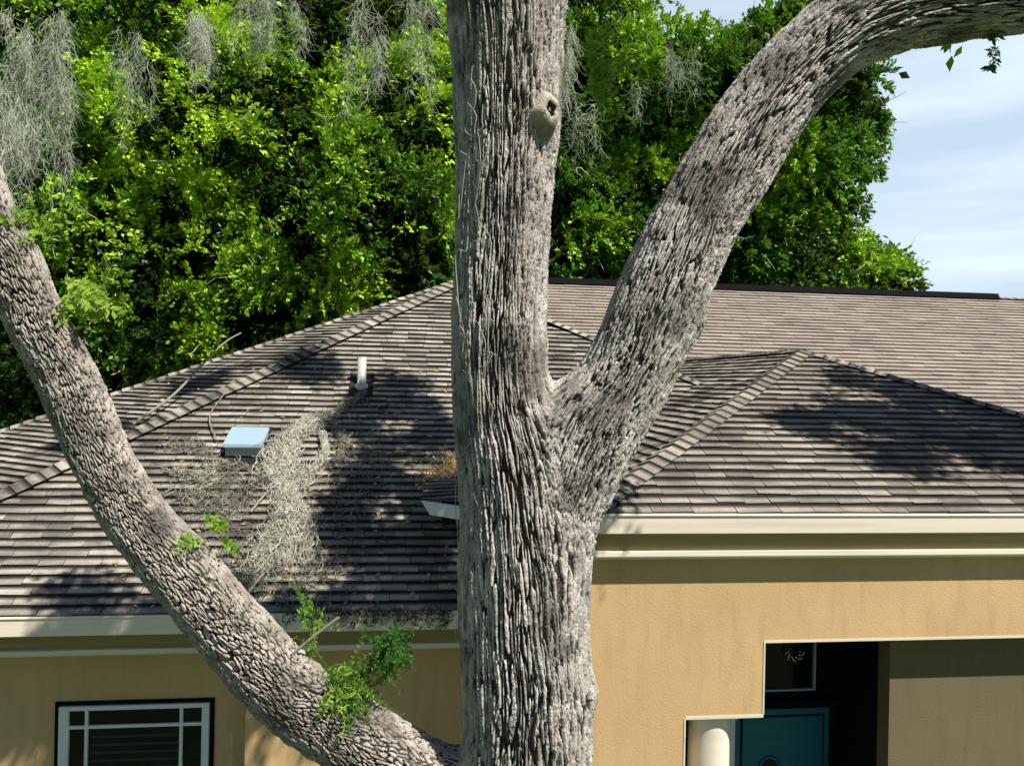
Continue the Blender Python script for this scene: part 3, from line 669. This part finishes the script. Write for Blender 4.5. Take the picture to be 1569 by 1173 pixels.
tree('green oak in the fork between the trunk and right limb', foot(930, 24), [blob(920, 330, 24.5, 120, 130), blob(960, 200, 24.8, 130, 110), blob(1010, 120, 23, 110, 75), blob(890, 100, 23, 120, 100), blob(1010, 390, 24.5, 110, 70)], 800, M_leaf_d, bright=.30, seed=5, lleaf=.125, size=.6)
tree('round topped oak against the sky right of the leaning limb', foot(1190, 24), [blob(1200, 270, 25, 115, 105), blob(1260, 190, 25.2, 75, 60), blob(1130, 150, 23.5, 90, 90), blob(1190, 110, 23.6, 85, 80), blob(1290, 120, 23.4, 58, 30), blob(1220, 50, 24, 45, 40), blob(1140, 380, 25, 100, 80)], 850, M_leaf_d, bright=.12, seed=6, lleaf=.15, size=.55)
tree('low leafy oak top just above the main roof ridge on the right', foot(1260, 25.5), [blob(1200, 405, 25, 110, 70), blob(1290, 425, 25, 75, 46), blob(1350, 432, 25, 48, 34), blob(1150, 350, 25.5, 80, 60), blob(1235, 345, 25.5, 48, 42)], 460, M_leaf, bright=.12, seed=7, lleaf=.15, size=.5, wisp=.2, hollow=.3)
# a far dark mass of woods closes the gaps low down
wv = []
cs = np.stack([RNG.uniform(-26, 8.0, 3400), RNG.uniform(28, 34, 3400), RNG.uniform(3, 21, 3400)], 1)
cs = cs[cs[:, 2] < 20.5-1.9*np.maximum(0, cs[:, 0]+.5)+3*(pnoise3(cs, .3, 70)-.5)]
V, Fq, T_ = sprays(cs, rnd_dir(len(cs))*.6+np.array([0, -.5, .2]), np.clip(.06+.3*(pnoise3(cs, .4, 77)-.4), 0, 1), 60, 1.2, .26)
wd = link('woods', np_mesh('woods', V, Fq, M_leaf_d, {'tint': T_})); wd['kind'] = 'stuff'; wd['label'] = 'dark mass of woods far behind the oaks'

# ------------------------------------------------------------------ the big oak's unseen crown: clumps added along sun rays to shade roof and walls
def shade_clumps(targets, n, rad, dist, seed):
    out = []
    for (X, r_), dd in zip(targets, dist):
        c = X+S_w*dd; k = max(2, int(n*r_*r_)); out.append(c+rnd_dir(k)*(r_*RNG.random((k, 1))**.5))
    return np.vstack(out)
def roofR_pt(px, py): return h2w(onP(px, py, A, np.array([0, -tR, 1.])))
def roofL_pt(px, py): return h2w(onP(px, py, E0, nL))
tg = [(roofR_pt(1330, 640), .55), (roofR_pt(1440, 660), .6), (roofR_pt(1240, 650), .35), (roofR_pt(1550, 690), .55), (roofR_pt(1400, 600), .4), (roofR_pt(1300, 580), .3), (roofR_pt(1490, 620), .5), (roofR_pt(1380, 700), .4), (roofR_pt(1560, 640), .4),
      (roofL_pt(540, 640), .4), (roofL_pt(650, 660), .45), (roofL_pt(660, 790), .5), (roofL_pt(530, 800), .4), (roofL_pt(650, 900), .4), (roofL_pt(560, 720), .45), (roofL_pt(600, 860), .5), (roofL_pt(600, 600), .45), (roofL_pt(300, 560), .4), (roofL_pt(150, 640), .45), (roofL_pt(470, 560), .4), (roofL_pt(540, 920), .35),
      (h2w(onV(220, 1060, vW1)), .5), (h2w(onV(60, 1060, vW1)), .35), (h2w(onV(330, 1130, vW1)), .4), (h2w(onV(650, 1080, vW2)), .45), (h2w(onV(640, 1120, vW2)), .3)]
dist = [7.5, 7.5, 7.2, 7.8, 7.5, 7.4, 7.6, 7.7, 7.7, 8.1, 8.1, 8.0, 7.9, 8.2, 8, 8.2, 8.4, 8.5, 8.3, 8.4, 8, 9.2, 9.2, 9.4, 9, 8.6]
cc = shade_clumps(tg, 150, None, dist, 1)
V, Fq, T_ = sprays(cc, rnd_dir(len(cc)), np.full(len(cc), .4), 90, .33, .085)
link('crown', np_mesh('crown', V-np.array(OO), Fq, M_leaf, {'tint': T_}), oak)
top_l = []
s0 = np.array(stem_pts[0][:3]); r0_ = np.array(limb_path(right_px)[-1][:3]); w0 = np.array(limb_path(low_px)[0][:3])
for (X, r_), dd in zip(tg, dist):
    c = X+S_w*dd
    if X[0] > 1.8: continue
    st0 = s0; md = (st0+c)/2+np.array([0, 0, .7])
    top_l.append(catmull([[*st0, .007], [*(md+np.array([0, 0, .6])), .006], [*c, .004]], 12))
tubes('branch', top_l, M_bark, oak, 8, OO)

# ------------------------------------------------------------------ spanish moss, ferns, debris
def strands(n, p0, spread, L_, r=.004, grav=-.25, wob=.6, dirn=(0, 0, -1), nseg=9):
    out = []
    for _ in range(n):
        s0 = np.array(p0)+RNG.normal(size=3)*np.array(spread); out.append(wander(s0, np.array(dirn)+RNG.normal(size=3)*.35, L_*(.4+.8*RNG.random()), r, r*.4, nseg, wob, grav))
    return out
def moss(px, py, d, wpx, hpx, n, label, material=M_moss, r=.0045, tint=.6, name='spanish_moss', cat='moss', group='spanish moss hanging in the trees', wob=.6):
    s = d/F; p = atd(px, py-hpx*.5, d); ls = []; nb = max(4, n//14)
    for b in range(nb):                                               # hanging bundles, each of many curly threads
        x0 = RNG.uniform(-.42, .42)*wpx*s; q = p+np.array([x0, RNG.normal()*.12, -RNG.random()**1.5*hpx*.4*s])
        core = catmull(wander(q, np.array([RNG.normal()*.2, RNG.normal()*.1, -1]), hpx*s*(.35+.6*RNG.random())*(1-.8*abs(x0)/(wpx*s)), 1, 1, 8, wob*.45, -.25), 30)
        for _ in range(46):
            ck = int(27*RNG.random()**1.3); a_ = core[ck, :3]+RNG.normal(size=3)*.032*(1-.6*ck/27)*d/9; ls.append(wander(a_, np.array([RNG.normal()*.35, RNG.normal()*.35, -1]), .036*d*(.3+RNG.random()), r*.5, r*.2, 7, .7+wob*.3, -.22))
    n = len(ls)
    o = tubes(name, ls, material, None, 4, p, np.clip(tint+RNG.normal(size=n)*.2, 0, 1)); o.location = tuple(p)
    return tag(o, label, cat, group)
moss(62, 165, 9.5, 105, 290, 560, 'large grey beard of moss hanging at the upper left corner', r=.006, tint=.68)
moss(10, 240, 9.0, 60, 230, 300, 'narrow grey moss strand along the left edge, below the upper left corner', r=.006, tint=.75)
moss(313, 70, 13, 34, 110, 150, 'short grey moss tuft high in the bright green leaves, left of centre', r=.007, tint=.9)
moss(200, 140, 14, 60, 190, 90, 'pale green moss trailing through the leaves right of the large grey beard', r=.008, tint=.55)
moss(560, 110, 14, 60, 230, 120, 'wispy pale moss high up between the oak crowns, farther from the massive trunk', r=.008, tint=.7, wob=1.1)
moss(648, 90, 13, 46, 230, 110, 'wispy pale moss hanging just left of the massive trunk', r=.007, tint=.65, wob=.9)
moss(400, 50, 14, 130, 150, 160, 'tangled thin moss threads at the top edge, left of centre', r=.007, tint=.6, wob=1.5)
moss(873, 105, 4.75, 26, 150, 70, 'grey green moss tuft against the trunk beside the round knot', r=.003, tint=.6, wob=.25)
moss(930, 210, 12, 120, 190, 60, 'green thread-like moss in the fork, right of the round knot', r=.006, tint=.5, wob=1.6)
moss(1040, 120, 13, 80, 120, 40, 'thin green moss threads beside the upper side of the leaning limb', r=.006, tint=.45, wob=1.6)

def fern(px, py, d, n, L_, label, dirn=(0, 0, 1), lw=.012, material=M_fern, tint=.75, name='fern', cat='fern', spread=.05, grav=-.12, pinn=10, group=None):
    p = atd(px, py, d); t = thing(name, label, cat, tuple(p), 0, group); st_l = []; Ps, Ax = [], []
    for _ in range(n):
        w_ = wander(p+RNG.normal(size=3)*spread, np.array(dirn)+RNG.normal(size=3)*.6, L_*(.5+.7*RNG.random()), .0035, .0012, 9, .35, grav); st_l.append(w_)
        a = np.array(w_)[:, :3]
        for k in range(pinn):
            f = .2+.8*k/pinn; i = min(7, int(f*8)); q = a[i]+(a[i+1]-a[i])*(f*8-i if i < 7 else .9); dr = a[min(8, i+1)]-a[i]; dr /= np.linalg.norm(dr)+1e-9
            for sg in (-1, 1):
                sd = np.cross(dr, [0, -1, .2]); Ps.append(q); Ax.append(sd*sg+dr*.5+RNG.normal(size=3)*.25)
    if n > 12: tubes('frond_stems', st_l, material, t, 4, p, np.full(n, min(1, tint+.1)))
    else:
        for q_ in st_l: tubes('stem', [q_], material, t, 4, p, [min(1, tint+.1)])
    P = np.array(Ps); l = lw*3*(.5+.8*RNG.random(len(P)))
    V, Fq, T_ = leaf_cards(P, np.array(Ax), rnd_dir(len(P))*.6+np.array([0, -.8, .4]), l, l*.22, np.clip(tint+RNG.normal(size=len(P))*.12, 0, 1))
    link('foliage', np_mesh('foliage', V-p, Fq, material, {'tint': T_}), t); return t
fern(125, 450, 4.12, 22, .16, 'bright yellow green fern tuft sprouting from the curved low limb on the left', (.8, -.2, .3), .016, tint=.95)
fern(50, 330, 4.1, 18, .18, 'ragged green fern high on the curved limb, near the left edge', (.6, -.2, .2), .014, tint=.75)
fern(330, 815, 4.28, 9, .12, 'small green sprig standing on the middle of the curved low limb', (-.1, -.1, 1), .012, tint=.75)
fern(515, 1045, 4.33, 60, .30, 'sprawling green air plant on the low limb under the left gutter', (.8, -.15, .35), .007, tint=.45)
fern(530, 1055, 4.3, 34, .15, 'pale grass-like tuft rooted on the low limb beside the sprawling air plant', (.1, -.4, .5), .010, tint=.95, pinn=3)
fern(600, 990, 4.36, 60, .15, 'dark green leafy cluster hanging below the left gutter near the massive trunk', (.1, -.2, -.2), .009, tint=.22)
fern(900, 110, 7.0, 14, .55, 'green frond spray arching out right of the trunk above the knot', (1, 0, .1), .03, tint=.7, pinn=14)
fern(470, 950, 4.5, 10, .16, 'sparse green sprig on the low limb in front of the left gutter', (.4, 0, .7), .010, tint=.6)

# heap of dry moss and twigs on the left roof
def heap(pxs, n, label, r, L_, material, tint, name, cat, lift=.05):
    ls = []; tn = []; p0 = roofL_pt(pxs[0][0], pxs[0][1])
    for _ in range(n):
        x, y, sx, sy = pxs[RNG.integers(0, len(pxs))]; q = roofL_pt(x+RNG.normal()*sx, min(936, y+RNG.normal()*sy)); q[2] += lift*(.3+RNG.random()); q[1] -= lift*.6*RNG.random()
        g_ = wander(q, np.array([RNG.normal()*.7, -.45+RNG.normal()*.3, -.6+RNG.normal()*.5]), L_*(.3+RNG.random()), r, r*.4, 8, 1.3, -.02); ls.append(g_); tn.append(np.clip(tint+RNG.normal()*.2, 0, 1))
    o = tubes(name, ls, material, None, 4, p0, tn); o.location = tuple(p0); return tag(o, label, cat)
def trails(specs, label, r, material, name, cat):
    """stringy piles: threads that follow crooked trails down the roof"""
    ls = []; tn = []; p0 = roofL_pt(*specs[0][0][0])
    for pts, n, sg, ln, tint in specs:
        q = catmull([[a, b] for a, b in pts], 60)
        for _ in range(n):
            k0 = RNG.integers(0, 52); k1 = min(59, k0+max(4, int(60*ln*(.3+RNG.random())))); idx = np.linspace(k0, k1, 9).astype(int)
            off = RNG.normal(size=2)*sg*(.35+.9*k0/60); amp_ = sg*.55; ph = RNG.random(2)*6.3; fr = 1+2*RNG.random(); lf = .02+.11*RNG.random()**1.5; P = []
            for m_, kk in enumerate(idx):
                x = q[kk, 0]+off[0]+amp_*math.sin(ph[0]+fr*m_)+RNG.normal()*1.5; y = q[kk, 1]+off[1]*.7+amp_*.8*math.cos(ph[1]+fr*m_*.8)+RNG.normal()*1.5
                w_ = roofL_pt(x, min(y, 936)); P.append([w_[0], w_[1]-lf*.4, w_[2]+lf*(1-.4*abs(m_-4)/4), r*(1-.08*m_)])
            ls.append(catmull(P, 16)); tn.append(np.clip(tint+RNG.normal()*.16, 0, 1))
    o = tubes(name, ls, material, None, 4, p0, tn); o.location = tuple(p0); return tag(o, label, cat)
trails([([(508, 640), (485, 648), (455, 668), (440, 700), (430, 735), (440, 770), (462, 810), (474, 880)], 420, 12, .22, .88),
        ([(470, 655), (440, 680), (425, 715), (440, 750)], 200, 15, .35, .92), ([(495, 660), (498, 700), (480, 730), (455, 750)], 110, 6, .35, .8),
        ([(445, 755), (425, 800), (410, 840), (385, 895)], 220, 11, .3, .72), ([(445, 765), (445, 820), (430, 870)], 150, 10, .3, .8),
        ([(425, 720), (395, 745), (365, 775)], 40, 6, .4, .4), ([(500, 640), (535, 625), (560, 600)], 26, 5, .4, .5), ([(510, 650), (530, 680), (520, 710)], 40, 7, .4, .5)],
       'long shaggy pile of pale dry moss sliding down the left roof', .0055, M_debris, 'moss_pile', 'dry moss')
trails([([(250, 720), (300, 735), (340, 720), (390, 740)], 50, 16, .4, .6), ([(265, 760), (320, 770), (370, 790)], 50, 14, .4, .5), ([(240, 690), (290, 690), (335, 700)], 30, 10, .4, .45)],
       'net of thin pale vines on the roof between low limb and square vent', .0045, M_debris, 'vine_tangle', 'vine')
heap([(385, 850, 35, 45), (470, 870, 40, 30), (520, 760, 30, 60), (560, 690, 25, 30), (330, 760, 30, 30), (400, 880, 40, 20)], 1300, 'scatter of dark leaf litter and twigs round the shaggy moss pile', .005, .22, M_debris, .35, 'leaf_litter', 'leaf litter', .03)
heap([(480, 935, 50, 4), (600, 937, 50, 4), (430, 915, 40, 10)], 130, 'crumbling leaf litter lying along the left gutter top', .004, .16, M_debris, .4, 'leaf_litter', 'leaf litter', .03)
heap([(690, 715, 10, 8), (672, 735, 16, 8), (700, 730, 8, 12), (665, 745, 12, 6)], 420, 'tuft of golden brown straw on the roof just left of the trunk', .005, .24, M_straw, .6, 'straw_tuft', 'straw', .10)
# debris caught on the left gutter and single leaves lying on the roofs
gl = []
for _ in range(420):
    x = 425+265*RNG.random()**.8; y = 934+RNG.random()**2*26; q = h2w(onV(x, y, vL-.035)); gl.append(wander(q, (RNG.normal(), -.15, -.3+RNG.normal()*.5), .04+.08*RNG.random(), .006, .003, 6, 1.2))
o = tubes('gutter_debris', gl, M_debris, None, 4, gl[0][0][:3], np.clip(.05+RNG.normal(size=len(gl))*.2, 0, 1)); o.location = tuple(gl[0][0][:3])
tag(o, 'dark crumbs of leaves and bark stuck over the left gutter near the trunk', 'leaf litter')
Pl = []
for _ in range(260):
    Pl.append(roofL_pt(RNG.uniform(170, 690), RNG.uniform(560, 930))+np.array([0, -.012, .018]))
Pl = np.array(Pl); ax_ = RNG.normal(size=Pl.shape); ax_[:, 2] = ax_[:, 1]*.6; l_ = .05+.05*RNG.random(len(Pl))
V, Fq, T_ = leaf_cards(Pl, ax_, np.tile([0., -.5, .86], (len(Pl), 1)), l_, l_*.24, RNG.random(len(Pl)))
fl = link('fallen_leaves', np_mesh('fallen_leaves', V, Fq, M_straw, {'tint': T_})); fl['kind'] = 'stuff'; fl['label'] = 'dry brown leaves scattered over the roofs'
# fallen twigs
def stick(pts, r, label, fn=roofL_pt, lift=.05):
    P = [fn(x, y) for x, y in pts]; Q = [[p[0], p[1]-.03, p[2]+lift, r*(1-.6*k/len(P))] for k, p in enumerate(P)]
    o = tubes('fallen_branch', [catmull(Q, 20)], M_twig, None, 7, P[0]); o.location = tuple(P[0]); return tag(o, label, 'branch', 'branches fallen on the left roof')
stick([(205, 655), (265, 612), (310, 565), (345, 530), (370, 515)], .020, 'long crooked bare branch lying up the left roof near its edge')
stick([(333, 680), (322, 645), (340, 615), (350, 600)], .010, 'thin bent twig on the roof left of the square vent')
stick([(375, 925), (400, 890), (430, 865)], .016, 'short pale stick resting above the left gutter by the low limb')
stick([(385, 790), (410, 760), (440, 735)], .016, 'dark short stick beside the shaggy moss pile')
def gp(x, y): return atd(x, y, 4.35)
for i, (pts, lb_) in enumerate([([(450, 1000), (480, 975), (520, 945)], 'pale snapped stub leaning from the low limb across the left gutter')]):
    P = [[*gp(x, y), .009] for x, y in pts]; o = tubes('twig', [catmull(P, 12)], M_twig, None, 7, P[0][:3]); o.location = tuple(P[0][:3]); tag(o, lb_, 'twig')
# twig tip with a few leaves hanging under the right limb
fern(1528, 66, 4.4, 6, .07, 'tiny dark leafy twig hanging under the horizontal limb at top right', (0, 0, -1), .016, tint=.1, pinn=4)
# thin climbing vine stems on the shaded side of the trunk
vl = []
for k in range(26):
    y0 = RNG.uniform(80, 1050); x = RNG.uniform(700, 755); P = []
    for j in range(9):
        x += RNG.normal()*9; yy = y0+j*RNG.uniform(14, 26); x = min(max(x, 698), 790)
        e = abs(x-778)/86; P.append([*atd(x, yy, 4.55-.345*math.sqrt(max(0, 1-e*e))-.02), .0022])
    vl.append(catmull(P, 24))
o = tubes('climbing_vine', vl, M_debris, None, 4, vl[0][0][:3], [.7]*len(vl)); o.location = tuple(vl[0][0][:3])
tag(o, 'fine pale vine stems creeping over the shaded left side of the trunk', 'vine')
